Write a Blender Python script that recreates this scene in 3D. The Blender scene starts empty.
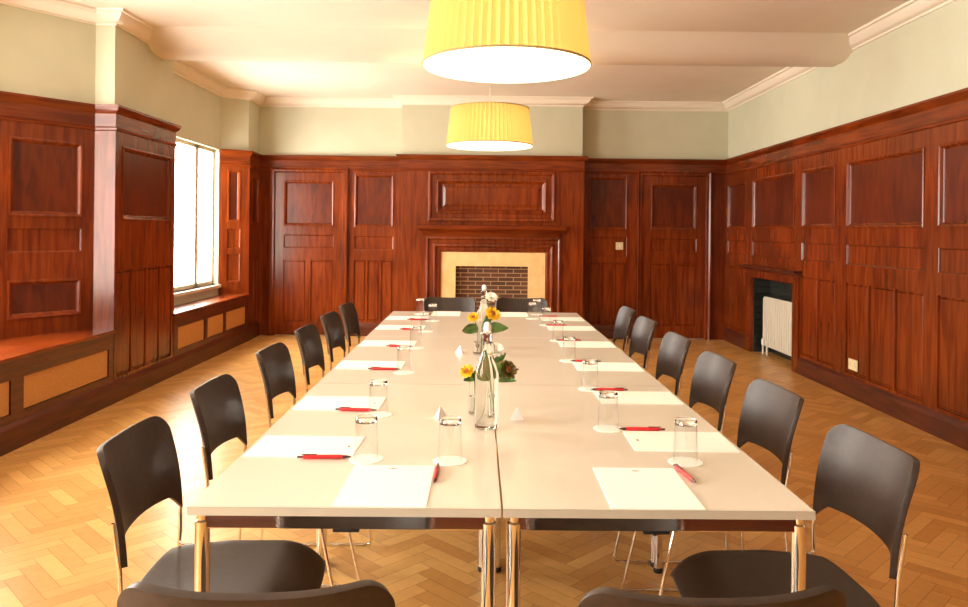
import bpy, bmesh, math, random
from mathutils import Vector, Matrix
random.seed(7)
SC = bpy.context.scene
COL = SC.collection
PI = math.pi

# ------------------------------------------------------------------ camera
CAM_H = 1.36
FPX = 770.0
cd = bpy.data.cameras.new('camera')
cam = bpy.data.objects.new('camera', cd)
COL.objects.link(cam)
cd.sensor_fit = 'HORIZONTAL'
cd.sensor_width = 36.0
cd.lens = FPX / 968.0 * 36.0
cd.shift_x = 0.0
cd.shift_y = -72.5 / 968.0
cd.clip_start = 0.02
cam.matrix_world = Matrix.Translation((0, 0, CAM_H)) @ Matrix.Rotation(PI / 2, 4, 'X') @ Matrix.Rotation(math.radians(0.6), 4, 'Z')
SC.camera = cam

# ------------------------------------------------------------------ world, daylight, exposure
SKY = 27.0
wd = bpy.data.worlds.new('sky')
SC.world = wd
wd.use_nodes = True
bg = wd.node_tree.nodes['Background']
bg.inputs['Color'].default_value = (1.0, 0.945, 0.86, 1)
bg.inputs['Strength'].default_value = SKY
SC.view_settings.view_transform = 'Standard'
SC.view_settings.look = 'None'
SC.view_settings.gamma = 1.0
SC.view_settings.use_curve_mapping = False
SC.view_settings.exposure = 0.15
SC.cycles.use_denoising = True
SC.cycles.max_bounces = 12
SC.cycles.diffuse_bounces = 6
SC.cycles.glossy_bounces = 4
SC.cycles.transparent_max_bounces = 24
SC.cycles.transmission_bounces = 8
SC.cycles.sample_clamp_indirect = 6.0


def portal(y0, y1, z0, z1, x):
    l = bpy.data.lights.new('window_daylight', 'AREA')
    l.shape = 'RECTANGLE'
    l.size = z1 - z0
    l.size_y = y1 - y0
    l.cycles.is_portal = True
    o = bpy.data.objects.new('window_daylight', l)
    COL.objects.link(o)
    o.location = (x, (y0 + y1) / 2, (z0 + z1) / 2)
    o.rotation_euler = (0, -PI / 2, 0)
    return o


portal(3.47, 5.23, 0.72, 2.75, -3.60)
portal(7.45, 9.10, 0.72, 2.28, -3.30)
portal(-1.05, 1.45, 0.72, 2.75, -3.30)

LAMP_W = 40.0
DIFFUSER_E = 3.2

# ------------------------------------------------------------------ materials
MATS = {}


def newmat(name):
    m = bpy.data.materials.new(name)
    m.use_nodes = True
    MATS[name] = m
    nt = m.node_tree
    b = nt.nodes['Principled BSDF']
    return m, nt, b


def simple(name, col, rough=0.5, metal=0.0, **kw):
    m, nt, b = newmat(name)
    b.inputs['Base Color'].default_value = (*col, 1)
    b.inputs['Roughness'].default_value = rough
    b.inputs['Metallic'].default_value = metal
    for k, v in kw.items():
        b.inputs[k.replace('_', ' ')].default_value = v
    return m


def noise_mat(name, c0, c1, scale, rough, mapping=(1, 1, 1), detail=5, lo=0.35, hi=0.65, bump=0.0, coat=0.0, rvar=0.0, distortion=0.4, second=None):
    m, nt, b = newmat(name)
    N, L = nt.nodes, nt.links
    tc = N.new('ShaderNodeTexCoord')
    mp = N.new('ShaderNodeMapping')
    mp.inputs['Scale'].default_value = mapping
    L.new(tc.outputs['Object'], mp.inputs['Vector'])
    ns = N.new('ShaderNodeTexNoise')
    ns.inputs['Scale'].default_value = scale
    ns.inputs['Detail'].default_value = detail
    ns.inputs['Distortion'].default_value = distortion
    L.new(mp.outputs['Vector'], ns.inputs['Vector'])
    rp = N.new('ShaderNodeValToRGB')
    rp.color_ramp.elements[0].position = lo
    rp.color_ramp.elements[1].position = hi
    rp.color_ramp.elements[0].color = (*c0, 1)
    rp.color_ramp.elements[1].color = (*c1, 1)
    L.new(ns.outputs['Fac'], rp.inputs['Fac'])
    out = rp.outputs['Color']
    if second:
        n2 = N.new('ShaderNodeTexNoise')
        n2.inputs['Scale'].default_value = second[0]
        n2.inputs['Detail'].default_value = 2
        L.new(tc.outputs['Object'], n2.inputs['Vector'])
        mx = N.new('ShaderNodeMix')
        mx.data_type = 'RGBA'
        mx.blend_type = 'MULTIPLY'
        r2 = N.new('ShaderNodeMapRange')
        r2.inputs['From Min'].default_value = 0.35
        r2.inputs['From Max'].default_value = 0.65
        r2.inputs['To Min'].default_value = second[1]
        r2.inputs['To Max'].default_value = second[2]
        L.new(n2.outputs['Fac'], r2.inputs['Value'])
        mx.inputs['Factor'].default_value = 1.0
        L.new(out, mx.inputs['A'])
        L.new(r2.outputs['Result'], mx.inputs['B'])
        out = mx.outputs['Result']
    L.new(out, b.inputs['Base Color'])
    b.inputs['Roughness'].default_value = rough
    if coat:
        b.inputs['Specular IOR Level'].default_value = 0.36
        b.inputs['Coat Weight'].default_value = coat
        b.inputs['Coat Roughness'].default_value = 0.18
    if bump:
        bp = N.new('ShaderNodeBump')
        bp.inputs['Strength'].default_value = bump
        bp.inputs['Distance'].default_value = 0.002
        L.new(ns.outputs['Fac'], bp.inputs['Height'])
        L.new(bp.outputs['Normal'], b.inputs['Normal'])
    return m


WOOD0, WOOD1 = (0.112, 0.0148, 0.0015), (0.196, 0.0335, 0.0036)
noise_mat('mahogany', WOOD0, WOOD1, 5.0, 0.26, (5, 5, 0.5), bump=0.05, coat=0.08, second=(1.3, 0.75, 1.2))
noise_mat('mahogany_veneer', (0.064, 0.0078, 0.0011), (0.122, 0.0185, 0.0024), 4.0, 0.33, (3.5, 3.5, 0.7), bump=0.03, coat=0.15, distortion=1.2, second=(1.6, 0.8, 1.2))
noise_mat('mahogany_rail', WOOD0, WOOD1, 5.0, 0.27, (0.5, 0.5, 6), bump=0.05, coat=0.08, second=(1.3, 0.75, 1.2))
noise_mat('mahogany_dark', (0.05, 0.010, 0.004), (0.11, 0.022, 0.008), 5.0, 0.38, (0.6, 0.6, 6), bump=0.05, coat=0.2)
noise_mat('plaster_wall', (0.53, 0.525, 0.385), (0.56, 0.555, 0.41), 3.0, 0.85)
noise_mat('plaster_ceiling', (0.70, 0.615, 0.50), (0.73, 0.645, 0.53), 2.0, 0.9)
simple('plaster_trim', (0.78, 0.70, 0.58), 0.7)
simple('window_paint', (0.78, 0.72, 0.58), 0.45)
noise_mat('limestone', (0.80, 0.52, 0.22), (0.86, 0.60, 0.28), 8.0, 0.6)
simple('iron', (0.02, 0.02, 0.02), 0.5, 0.4)
simple('radiator_enamel', (0.66, 0.62, 0.52), 0.35)
simple('ivory_plastic', (0.80, 0.68, 0.42), 0.35)
noise_mat('laminate', (0.67, 0.615, 0.515), (0.70, 0.645, 0.54), 1.5, 0.22)
simple('laminate_edge', (0.52, 0.46, 0.36), 0.4)
simple('chrome', (0.86, 0.83, 0.78), 0.07, 1.0)
simple('black_rubber', (0.012, 0.012, 0.012), 0.6)
noise_mat('leather', (0.026, 0.0145, 0.0095), (0.038, 0.0215, 0.0145), 60.0, 0.45, bump=0.08)
simple('paper', (0.93, 0.90, 0.84), 0.7)
simple('paper_mark', (0.30, 0.17, 0.10), 0.7)
simple('pen_red', (0.55, 0.02, 0.025), 0.3)
simple('pen_dark', (0.06, 0.02, 0.02), 0.3)
simple('coaster_paper', (0.90, 0.88, 0.82), 0.8)
simple('ceramic', (0.9, 0.88, 0.84), 0.2)
simple('steel_wire', (0.35, 0.34, 0.33), 0.25, 1.0)
noise_mat('mint_paper', (0.85, 0.78, 0.76), (0.93, 0.89, 0.87), 30.0, 0.5)
simple('petal_yellow', (0.85, 0.55, 0.02), 0.6)
simple('petal_white', (0.9, 0.88, 0.78), 0.6)
simple('flower_centre', (0.45, 0.15, 0.02), 0.8)
noise_mat('leaf_green', (0.035, 0.085, 0.010), (0.10, 0.17, 0.02), 25.0, 0.45)
noise_mat('leaf_bronze', (0.11, 0.07, 0.012), (0.20, 0.15, 0.03), 25.0, 0.5)
simple('stem_green', (0.06, 0.14, 0.03), 0.5)
simple('cord_grey', (0.35, 0.33, 0.30), 0.5)
simple('white_metal', (0.8, 0.78, 0.72), 0.4)


def thin_glass(name, tint, refl=1.0):
    m = bpy.data.materials.new(name)
    m.use_nodes = True
    nt = m.node_tree
    N, L = nt.nodes, nt.links
    N.remove(N['Principled BSDF'])
    tr = N.new('ShaderNodeBsdfTransparent')
    tr.inputs['Color'].default_value = (*tint, 1)
    gl = N.new('ShaderNodeBsdfGlossy')
    gl.inputs['Roughness'].default_value = 0.03
    fw = N.new('ShaderNodeLayerWeight')
    fw.inputs['Blend'].default_value = 0.5
    pw = N.new('ShaderNodeMath')
    pw.operation = 'POWER'
    pw.inputs[1].default_value = 3.5
    L.new(fw.outputs['Facing'], pw.inputs[0])
    lw = N.new('ShaderNodeMapRange')
    lw.inputs['To Min'].default_value = 0.04
    lw.inputs['To Max'].default_value = 0.75
    L.new(pw.outputs[0], lw.inputs['Value'])
    mu = N.new('ShaderNodeMath')
    mu.operation = 'MULTIPLY'
    mu.use_clamp = True
    mu.inputs[1].default_value = refl
    L.new(lw.outputs['Result'], mu.inputs[0])
    mx = N.new('ShaderNodeMixShader')
    L.new(mu.outputs[0], mx.inputs['Fac'])
    L.new(tr.outputs[0], mx.inputs[1])
    L.new(gl.outputs[0], mx.inputs[2])
    L.new(mx.outputs[0], N['Material Output'].inputs['Surface'])
    MATS[name] = m


thin_glass('clear_glass', (0.985, 0.985, 0.98))
thin_glass('window_glass', (0.97, 0.97, 0.96))
m, nt, b = newmat('thick_glass')
b.inputs['Base Color'].default_value = (0.93, 0.95, 0.92, 1)
b.inputs['Roughness'].default_value = 0.02
b.inputs['Transmission Weight'].default_value = 1.0
b.inputs['IOR'].default_value = 1.48
m, nt, b = newmat('bottle_glass')
b.inputs['Base Color'].default_value = (0.95, 0.97, 0.94, 1)
b.inputs['Roughness'].default_value = 0.01
b.inputs['Transmission Weight'].default_value = 1.0
b.inputs['IOR'].default_value = 1.33


def shade_mat():
    m = bpy.data.materials.new('pleated_fabric')
    m.use_nodes = True
    nt = m.node_tree
    N, L = nt.nodes, nt.links
    N.remove(N['Principled BSDF'])
    d = N.new('ShaderNodeBsdfDiffuse')
    d.inputs['Color'].default_value = (0.82, 0.66, 0.30, 1)
    t = N.new('ShaderNodeBsdfTranslucent')
    t.inputs['Color'].default_value = (0.225, 0.160, 0.058, 1)
    mx = N.new('ShaderNodeMixShader')
    mx.inputs['Fac'].default_value = 0.55
    L.new(d.outputs[0], mx.inputs[1])
    L.new(t.outputs[0], mx.inputs[2])
    L.new(mx.outputs[0], N['Material Output'].inputs['Surface'])
    MATS['pleated_fabric'] = m


shade_mat()
m, nt, b = newmat('lamp_diffuser')
b.inputs['Base Color'].default_value = (0.9, 0.85, 0.7, 1)
b.inputs['Emission Color'].default_value = (1.0, 0.84, 0.60, 1)
b.inputs['Emission Strength'].default_value = DIFFUSER_E


def brick_mat(name, c1, c2, mortar, scale, bw, rh, msize, rough=0.8, vec='xz'):
    m, nt, b = newmat(name)
    N, L = nt.nodes, nt.links
    tc = N.new('ShaderNodeTexCoord')
    sp = N.new('ShaderNodeSeparateXYZ')
    cb = N.new('ShaderNodeCombineXYZ')
    L.new(tc.outputs['Object'], sp.inputs[0])
    L.new(sp.outputs['X' if vec[0] == 'x' else 'Y'], cb.inputs['X'])
    L.new(sp.outputs['Z'], cb.inputs['Y'])
    br = N.new('ShaderNodeTexBrick')
    br.inputs['Color1'].default_value = (*c1, 1)
    br.inputs['Color2'].default_value = (*c2, 1)
    br.inputs['Mortar'].default_value = (*mortar, 1)
    br.inputs['Scale'].default_value = scale
    br.inputs['Brick Width'].default_value = bw
    br.inputs['Row Height'].default_value = rh
    br.inputs['Mortar Size'].default_value = msize
    L.new(cb.outputs[0], br.inputs['Vector'])
    L.new(br.outputs['Color'], b.inputs['Base Color'])
    b.inputs['Roughness'].default_value = rough
    return m


brick_mat('narrow_brick', (0.11, 0.040, 0.018), (0.055, 0.025, 0.014), (0.36, 0.22, 0.10), 1.0, 0.19, 0.052, 0.0055)
brick_mat('dark_tile', (0.018, 0.022, 0.018), (0.03, 0.034, 0.028), (0.005, 0.005, 0.005), 1.0, 0.15, 0.075, 0.003, 0.15, 'yz')
brick_mat('cane_weave', (0.62, 0.30, 0.085), (0.50, 0.23, 0.06), (0.40, 0.17, 0.045), 1.0, 0.014, 0.007, 0.001, 0.6, 'yz')


def parquet_mat():
    m, nt, b = newmat('parquet')
    N, L = nt.nodes, nt.links
    at = N.new('ShaderNodeAttribute')
    at.attribute_name = 'block'
    tc = N.new('ShaderNodeTexCoord')
    mp = N.new('ShaderNodeMapping')
    mp.inputs['Scale'].default_value = (14, 14, 14)
    L.new(tc.outputs['Object'], mp.inputs['Vector'])
    ns = N.new('ShaderNodeTexNoise')
    ns.inputs['Scale'].default_value = 2.0
    ns.inputs['Detail'].default_value = 5
    L.new(mp.outputs[0], ns.inputs['Vector'])
    rp = N.new('ShaderNodeValToRGB')
    rp.color_ramp.elements[0].color = (0.52, 0.25, 0.065, 1)
    rp.color_ramp.elements[1].color = (0.70, 0.40, 0.13, 1)
    L.new(at.outputs['Fac'], rp.inputs['Fac'])
    mr = N.new('ShaderNodeMapRange')
    mr.inputs['To Min'].default_value = 0.85
    mr.inputs['To Max'].default_value = 1.12
    L.new(ns.outputs['Fac'], mr.inputs['Value'])
    mx = N.new('ShaderNodeMix')
    mx.data_type = 'RGBA'
    mx.blend_type = 'MULTIPLY'
    mx.inputs['Factor'].default_value = 1
    L.new(rp.outputs['Color'], mx.inputs['A'])
    L.new(mr.outputs['Result'], mx.inputs['B'])
    L.new(mx.outputs['Result'], b.inputs['Base Color'])
    b.inputs['Roughness'].default_value = 0.34
    bp = N.new('ShaderNodeBump')
    bp.inputs['Strength'].default_value = 0.05
    bp.inputs['Distance'].default_value = 0.002
    L.new(ns.outputs['Fac'], bp.inputs['Height'])
    L.new(bp.outputs['Normal'], b.inputs['Normal'])


parquet_mat()


# ------------------------------------------------------------------ mesh helpers
class MB:
    def __init__(self):
        self.v, self.f, self.m = [], [], []

    def face(self, pts, mi=0):
        k = len(self.v)
        self.v += [tuple(p) for p in pts]
        self.f.append(tuple(range(k, k + len(pts))))
        self.m.append(mi)

    def grid(self, rows, mi=0, close_u=False, close_v=False, flip=False):
        k = len(self.v)
        nr, nc = len(rows), len(rows[0])
        for r in rows:
            self.v += [tuple(p) for p in r]
        for i in range(nr if close_v else nr - 1):
            for j in range(nc if close_u else nc - 1):
                i2, j2 = (i + 1) % nr, (j + 1) % nc
                q = (k + i * nc + j, k + i * nc + j2, k + i2 * nc + j2, k + i2 * nc + j)
                self.f.append(q[::-1] if flip else q)
                self.m.append(mi)

    def box(self, lo, hi, mi=0):
        x0, y0, z0 = lo
        x1, y1, z1 = hi
        k = len(self.v)
        self.v += [(x0, y0, z0), (x1, y0, z0), (x1, y1, z0), (x0, y1, z0), (x0, y0, z1), (x1, y0, z1), (x1, y1, z1), (x0, y1, z1)]
        for q in ((0, 3, 2, 1), (4, 5, 6, 7), (0, 1, 5, 4), (1, 2, 6, 5), (2, 3, 7, 6), (3, 0, 4, 7)):
            self.f.append(tuple(k + i for i in q))
            self.m.append(mi)

    def prism(self, poly, z0, z1, mi=0):
        n = len(poly)
        k = len(self.v)
        self.v += [(x, y, z0) for x, y in poly] + [(x, y, z1) for x, y in poly]
        self.f.append(tuple(k + i for i in reversed(range(n))))
        self.f.append(tuple(k + n + i for i in range(n)))
        self.m += [mi, mi]
        for i in range(n):
            j = (i + 1) % n
            self.f.append((k + i, k + j, k + n + j, k + n + i))
            self.m.append(mi)

    def tube(self, pts, r, seg=8, mi=0, caps=True):
        pts = [Vector(p) for p in pts]
        n = len(pts)
        rr = r if isinstance(r, (list, tuple)) else [r] * n
        up = None
        rows = []
        for i in range(n):
            d = (pts[min(i + 1, n - 1)] - pts[max(i - 1, 0)]).normalized()
            if up is None:
                up = Vector((0, 0, 1)) if abs(d.z) < 0.9 else Vector((1, 0, 0))
            a = (up - d * up.dot(d)).normalized()
            up = a
            bb = d.cross(a)
            rows.append([pts[i] + (a * math.cos(2 * PI * s / seg) + bb * math.sin(2 * PI * s / seg)) * rr[i] for s in range(seg)])
        k = len(self.v)
        self.grid(rows, mi, close_u=True)
        if caps:
            self.f.append(tuple(k + s for s in reversed(range(seg))))
            self.f.append(tuple(k + (n - 1) * seg + s for s in range(seg)))
            self.m += [mi, mi]

    def lathe(self, prof, c=(0, 0, 0), seg=24, mi=0):
        rows = []
        for r, z in prof:
            rows.append([(c[0] + max(r, 1e-5) * math.cos(2 * PI * s / seg), c[1] + max(r, 1e-5) * math.sin(2 * PI * s / seg), c[2] + z) for s in range(seg)])
        self.grid(rows, mi, close_u=True)

    def sweep(self, path, prof, mi=0, side=1):
        """profile (out, z) carried along a plan path with mitres; out goes to the right of travel for side=1"""
        n = len(path)
        P = [Vector((p[0], p[1])) for p in path]
        nor = []
        for i in range(n - 1):
            d = (P[i + 1] - P[i]).normalized()
            nor.append(Vector((d.y, -d.x)) * side)
        rows = []
        for i in range(n):
            if i == 0:
                mv = nor[0]
            elif i == n - 1:
                mv = nor[-1]
            else:
                s = nor[i - 1] + nor[i]
                mv = s / max(0.2, s.dot(nor[i]))
            rows.append([(P[i].x + mv.x * o, P[i].y + mv.y * o, z) for o, z in prof])
        self.grid(rows, mi, flip=(side < 0))
        for i, rev in ((0, False), (n - 1, True)):
            r = rows[i]
            pl = list(r) + ([(P[i].x, P[i].y, prof[-1][1]), (P[i].x, P[i].y, prof[0][1])])
            self.face(pl[::-1] if rev else pl, mi)

    def build(self, name, mats, parent=None, smooth=False, bevel=0.0, angle=40):
        me = bpy.data.meshes.new(name)
        me.from_pydata(self.v, [], self.f)
        for mm in (mats if isinstance(mats, (list, tuple)) else [mats]):
            me.materials.append(MATS[mm])
        me.polygons.foreach_set('material_index', self.m)
        bm = bmesh.new()
        bm.from_mesh(me)
        bmesh.ops.remove_doubles(bm, verts=bm.verts, dist=1e-5)
        if bevel:
            es = [e for e in bm.edges if len(e.link_faces) == 2 and e.calc_face_angle(0) > math.radians(35)]
            bmesh.ops.bevel(bm, geom=es, offset=bevel, segments=2, affect='EDGES', profile=0.7, clamp_overlap=True)
        bmesh.ops.recalc_face_normals(bm, faces=bm.faces)
        if smooth:
            for f in bm.faces:
                f.smooth = True
            for e in bm.edges:
                if len(e.link_faces) == 2 and e.calc_face_angle(0) > math.radians(angle):
                    e.smooth = False
        bm.to_mesh(me)
        bm.free()
        o = bpy.data.objects.new(name, me)
        COL.objects.link(o)
        if parent:
            o.parent = parent
        return o


def tag(o, label, cat, group=None):
    o['label'] = label
    o['category'] = cat
    if group:
        o['group'] = group
    return o


def struct(o):
    o['kind'] = 'structure'
    return o


def empty(name, loc=(0, 0, 0), rz=0.0, label=None, cat=None, group=None):
    o = bpy.data.objects.new(name, None)
    COL.objects.link(o)
    o.location = loc
    o.rotation_euler = (0, 0, rz)
    if label:
        tag(o, label, cat, group)
    return o


def copy_tree(o, parent=None):
    c = o.copy()
    COL.objects.link(c)
    if parent:
        c.parent = parent
    for ch in o.children:
        copy_tree(ch, c)
    return c


class Frame:
    """a wall plane: u along the wall, z up, d out of the wall into the room"""
    def __init__(self, p0, p1):
        self.p = Vector((p0[0], p0[1]))
        d = Vector((p1[0] - p0[0], p1[1] - p0[1]))
        self.len = d.length
        self.u = d.normalized()
        self.n = Vector((self.u.y, -self.u.x))

    def pt(self, u, z, d):
        q = self.p + self.u * u + self.n * d
        return (q.x, q.y, z)


BOLD = [(0, 0.022), (0.0, 0.030), (0.010, 0.033), (0.022, 0.029), (0.032, 0.012), (0.040, 0.006)]
FIELD = BOLD + [(0.085, 0.006), (0.105, 0.014)]
GROOVE = [(0, 0.022), (0.003, 0.006), (0.013, 0.006), (0.022, 0.016)]
SLIM = [(0, 0.022), (0.007, 0.018), (0.013, 0.008)]
HOLE = [(0, 0.022), (0.0, 0.004)]


def fill(mb, W, u0, u1, z0, z1, panels, d=0.022, mi=0, off=0.0):
    us = sorted({round(a, 4) for a in [u0, u1] + [p[k] for p in panels for k in (0, 2)] if u0 - 1e-6 <= a <= u1 + 1e-6})
    zs = sorted({round(a, 4) for a in [z0, z1] + [p[k] for p in panels for k in (1, 3)] if z0 - 1e-6 <= a <= z1 + 1e-6})
    for i in range(len(us) - 1):
        for j in range(len(zs) - 1):
            cu, cz = (us[i] + us[i + 1]) / 2, (zs[j] + zs[j + 1]) / 2
            if any(p[0] < cu < p[2] and p[1] < cz < p[3] for p in panels):
                continue
            mb.face([W.pt(us[i], zs[j], d + off), W.pt(us[i + 1], zs[j], d + off), W.pt(us[i + 1], zs[j + 1], d + off), W.pt(us[i], zs[j + 1], d + off)], mi)
    for p in panels:
        if len(p) > 4 and p[4] is not None:
            rect(mb, W, p[0], p[1], p[2], p[3], p[4], mi, off)


def rect(mb, W, a, b, c, e, prof, mi=0, off=0.0, field=True):
    rings = []
    for ins, dd in prof:
        rings.append([W.pt(a + ins, b + ins, dd + off), W.pt(c - ins, b + ins, dd + off), W.pt(c - ins, e - ins, dd + off), W.pt(a + ins, e - ins, dd + off)])
    mb.grid(rings, mi, close_u=True)
    if field:
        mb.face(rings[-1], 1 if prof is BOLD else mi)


# ------------------------------------------------------------------ room plan
XL, XR, YB, YR = -2.88, 3.12, 9.88, -2.6
ZC, ZW = 3.03, 2.303
BR0, BR1, YBR = -1.04, 1.22, 9.62
left_path = [(XL, YR), (XL, -1.2), (-3.16, -1.2), (-3.16, 1.6), (XL, 1.6), (XL, 2.72), (-3.04, 2.72), (-3.47, 3.35), (-3.47, 5.35),
             (-3.03, 5.98), (XL, 5.98), (XL, 7.09), (-3.16, 7.09), (-3.16, 9.18), (XL, 9.38), (-2.90, YB)]
back_path = [(-2.90, YB), (BR0, YB), (BR0, YBR), (BR1, YBR), (BR1, YB), (XR, YB)]
right_path = [(XR, YB), (XR, YR)]

# floor: herringbone blocks
fm = MB()
w_, l_ = 0.07, 0.28
blocks = []
ca = math.cos(PI / 4)
for a in range(-170, 171):
    for b_ in range(-36, 37):
        ox, oy = a * w_ + b_ * l_, a * w_ - b_ * l_
        for (x0, y0, x1, y1) in ((ox, oy, ox + l_, oy + w_), (ox, oy + w_, ox + w_, oy + w_ + l_)):
            g = 0.0007
            pts = [((x - y) * ca, (x + y) * ca + 3.5) for x, y in ((x0 + g, y0 + g), (x1 - g, y0 + g), (x1 - g, y1 - g), (x0 + g, y1 - g))]
            cx, cy = sum(p[0] for p in pts) / 4, sum(p[1] for p in pts) / 4
            if -3.62 < cx < 3.40 and YR - 0.05 < cy < YB + 0.05:
                blocks.append(pts)
for pts in blocks:
    fm.face([(x, y, 0.0) for x, y in pts])
floor = struct(fm.build('floor', ['parquet']))
at = floor.data.attributes.new('block', 'FLOAT', 'FACE')
at.data.foreach_set('value', [random.random() for _ in floor.data.polygons])
sub = MB()
sub.box((-3.9, YR - 0.2, -0.15), (3.6, YB + 0.2, -0.002))
sub.build('floor_slab', ['mahogany_dark'], floor)['kind'] = 'structure'

cm = MB()
cm.box((-3.9, YR - 0.2, ZC), (3.6, YB + 0.2, ZC + 0.15))
ceiling = struct(cm.build('ceiling', ['plaster_ceiling']))
bm_ = MB()
prof = [(6.36, ZC + 0.005), (6.40, ZC - 0.012), (6.47, ZC - 0.055), (6.56, ZC - 0.115), (6.64, ZC - 0.150), (6.72, 2.865), (6.92, 2.865), (6.93, 2.872), (6.93, ZC + 0.005)]
bm_.grid([[(x, y, z) for y, z in prof] for x in (-3.3, XR + 0.02)])
struct(bm_.build('ceiling_beam', ['plaster_ceiling'], ceiling, smooth=True, angle=50))


# plaster walls
def wall(name, path, holes={}):
    mb = MB()
    for i in range(len(path) - 1):
        W = Frame(path[i], path[i + 1])
        hs = holes.get(i, [])
        fill(mb, W, 0, W.len, 0, ZC + 0.02, hs, d=0)
        for h in hs:
            a, b, c, e = h[:4]
            mb.grid([[W.pt(a, b, k), W.pt(c, b, k), W.pt(c, e, k), W.pt(a, e, k)] for k in (0, -0.16)], close_u=True)
        fill(mb, W, 0, W.len, -0.1, ZC + 0.02, hs, d=-0.16)
    return struct(mb.build(name, ['plaster_wall']))


win_holes = {2: [(0.14, 0.70, 2.64, 2.76)], 7: [(0.10, 0.69, 1.90, 2.76)], 12: [(0.33, 0.69, 2.07, 2.295)]}
wall_left = wall('wall_left', left_path, win_holes)
wall_back = wall('wall_back', back_path, {2: [(-0.37 - BR0, 0.0, 0.577 - BR0, 0.935)]})
wr_path = [(XR, YB), (XR, 8.88), (XR + 0.16, 8.88), (XR + 0.16, 7.67), (XR, 7.67), (XR, YR)]
wmb = MB()
Wr = Frame((XR, YB), (XR, YR))   # u = YB - y
OPN = (YB - 8.88, 0.0, YB - 7.67, 0.865)
fill(wmb, Wr, 0, Wr.len, 0, ZC + 0.02, [OPN], d=0)
fill(wmb, Wr, -0.16, Wr.len + 0.16, -0.1, ZC + 0.02, [], d=-0.22)
wall_right = struct(wmb.build('wall_right', ['plaster_wall']))
wall_front = wall('wall_front', [(XR, YR), (XL, YR)])

# plaster cornice
corn = [(0, 2.925), (0.014, 2.925), (0.018, 2.94), (0.035, 2.946), (0.055, 2.962), (0.078, 2.985), (0.092, 3.008), (0.11, 3.012), (0.115, ZC)]
tm = MB()
tm.sweep(left_path + back_path[1:] + right_path[1:] + [(XL, YR)], corn)
struct(tm.build('trim_1', ['plaster_trim'], smooth=True))

# ------------------------------------------------------------------ wood panelling
UP0, UP1, MI0, MI1, LO0, LO1 = 1.415, 1.985, 1.105, 1.28, 0.19, 0.955


def planks(a, c, n, z0=LO0, z1=LO1, gap=0.022):
    w = (c - a - gap * (n - 1)) / n
    return [(a + i * (w + gap), z0, a + i * (w + gap) + w, z1, GROOVE) for i in range(n)]


def corner_ext(path, i, t=0.022):
    """how far the boards of segment i run past its ends to close outward corners"""
    def turn(k):
        if k <= 0 or k >= len(path) - 1:
            return 0.0
        a = Vector(path[k]) - Vector(path[k - 1])
        b = Vector(path[k + 1]) - Vector(path[k])
        ang = math.atan2(a.x * b.y - a.y * b.x, a.dot(b))
        return t * math.tan(ang / 2) if ang > 0.02 else 0.0
    return turn(i), turn(i + 1)


# right wall
rp = MB()
cols = [(9.12, 9.80, 0), (7.68, 8.90, 1), (6.79, 7.51, 0), (5.42, 6.58, 1), (4.53, 5.25, 0), (3.16, 4.32, 1), (2.27, 2.99, 0), (0.90, 2.06, 1), (0.01, 0.73, 0), (-1.36, -0.20, 1), (-2.3, -1.55, 0)]
pans = []
for y0, y1, big in cols:
    a, c = YB - y1, YB - y0
    pans.append((a, UP0, c, UP1, BOLD))
    pans.append((a, MI0, c, MI1, SLIM))
    if 7.5 < y0 < 8.0:
        continue
    pans += planks(a, c, 3 if big else 2)
pans.append(OPN)
fill(rp, Wr, 0, Wr.len, 0, ZW, pans)
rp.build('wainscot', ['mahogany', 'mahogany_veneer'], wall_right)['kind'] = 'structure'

# back wall flats either side of the chimney breast
bp_ = MB()
W1 = Frame((-2.90, YB), (BR0, YB))
D1 = (-2.745 + 2.90, 0, -1.745 + 2.90, 2.155)
fill(bp_, W1, 0, W1.len, 0, ZW, [D1, (-1.66 + 2.9, 1.39, -1.16 + 2.9, 2.07, BOLD), (-1.66 + 2.9, MI0, -1.16 + 2.9, MI1, SLIM)] + planks(-1.66 + 2.9, -1.16 + 2.9, 3, 0.19, 0.97))
W2 = Frame((BR1, YB), (XR, YB))
D2 = (1.955 - BR1, 0, 2.905 - BR1, 2.155)
fill(bp_, W2, 0, W2.len, 0, ZW, [D2, (1.34 - BR1, 1.39, 1.83 - BR1, 2.07, BOLD), (1.34 - BR1, MI0 - 0.06, 1.83 - BR1, MI1 + 0.02, SLIM)] + planks(1.34 - BR1, 1.83 - BR1, 3, 0.19, 0.97))
# breast
W3 = Frame((BR0, YBR), (BR1, YBR))
FX = -BR0
FO = (-0.53 + FX, 0, 0.768 + FX, 1.096)
OM = (-0.70 + FX, 1.475, 0.885 + FX, 2.105)
fill(bp_, W3, -0.022, W3.len + 0.022, 0, ZW, [FO, OM])
fr2 = [(0, 0.022), (0, 0.045), (0.02, 0.05), (0.04, 0.045), (0.05, 0.03), (0.10, 0.03), (0.105, 0.045), (0.125, 0.048), (0.15, 0.022), (0.165, 0.012), (0.18, 0.012), (0.215, 0.03)]
rect(bp_, W3, *OM, fr2)

for a, c in (((BR0, YB), (BR0, YBR)), ((BR1, YBR), (BR1, YB))):
    Ws = Frame(a, c)
    fill(bp_, Ws, 0 if a[1] > c[1] else -0.022, Ws.len + (0.022 if a[1] > c[1] else 0), 0, ZW, [])
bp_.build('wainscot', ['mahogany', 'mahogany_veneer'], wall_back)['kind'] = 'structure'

# left wall
lp = MB()


def seg(p0, p1, panels, z0=0.0, z1=ZW):
    W = Frame(p0, p1)
    e0, e1 = corner_ext(left_path, left_path.index(p0))
    fill(lp, W, -e0, W.len + e1, z0, z1, panels)
    return W


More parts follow.
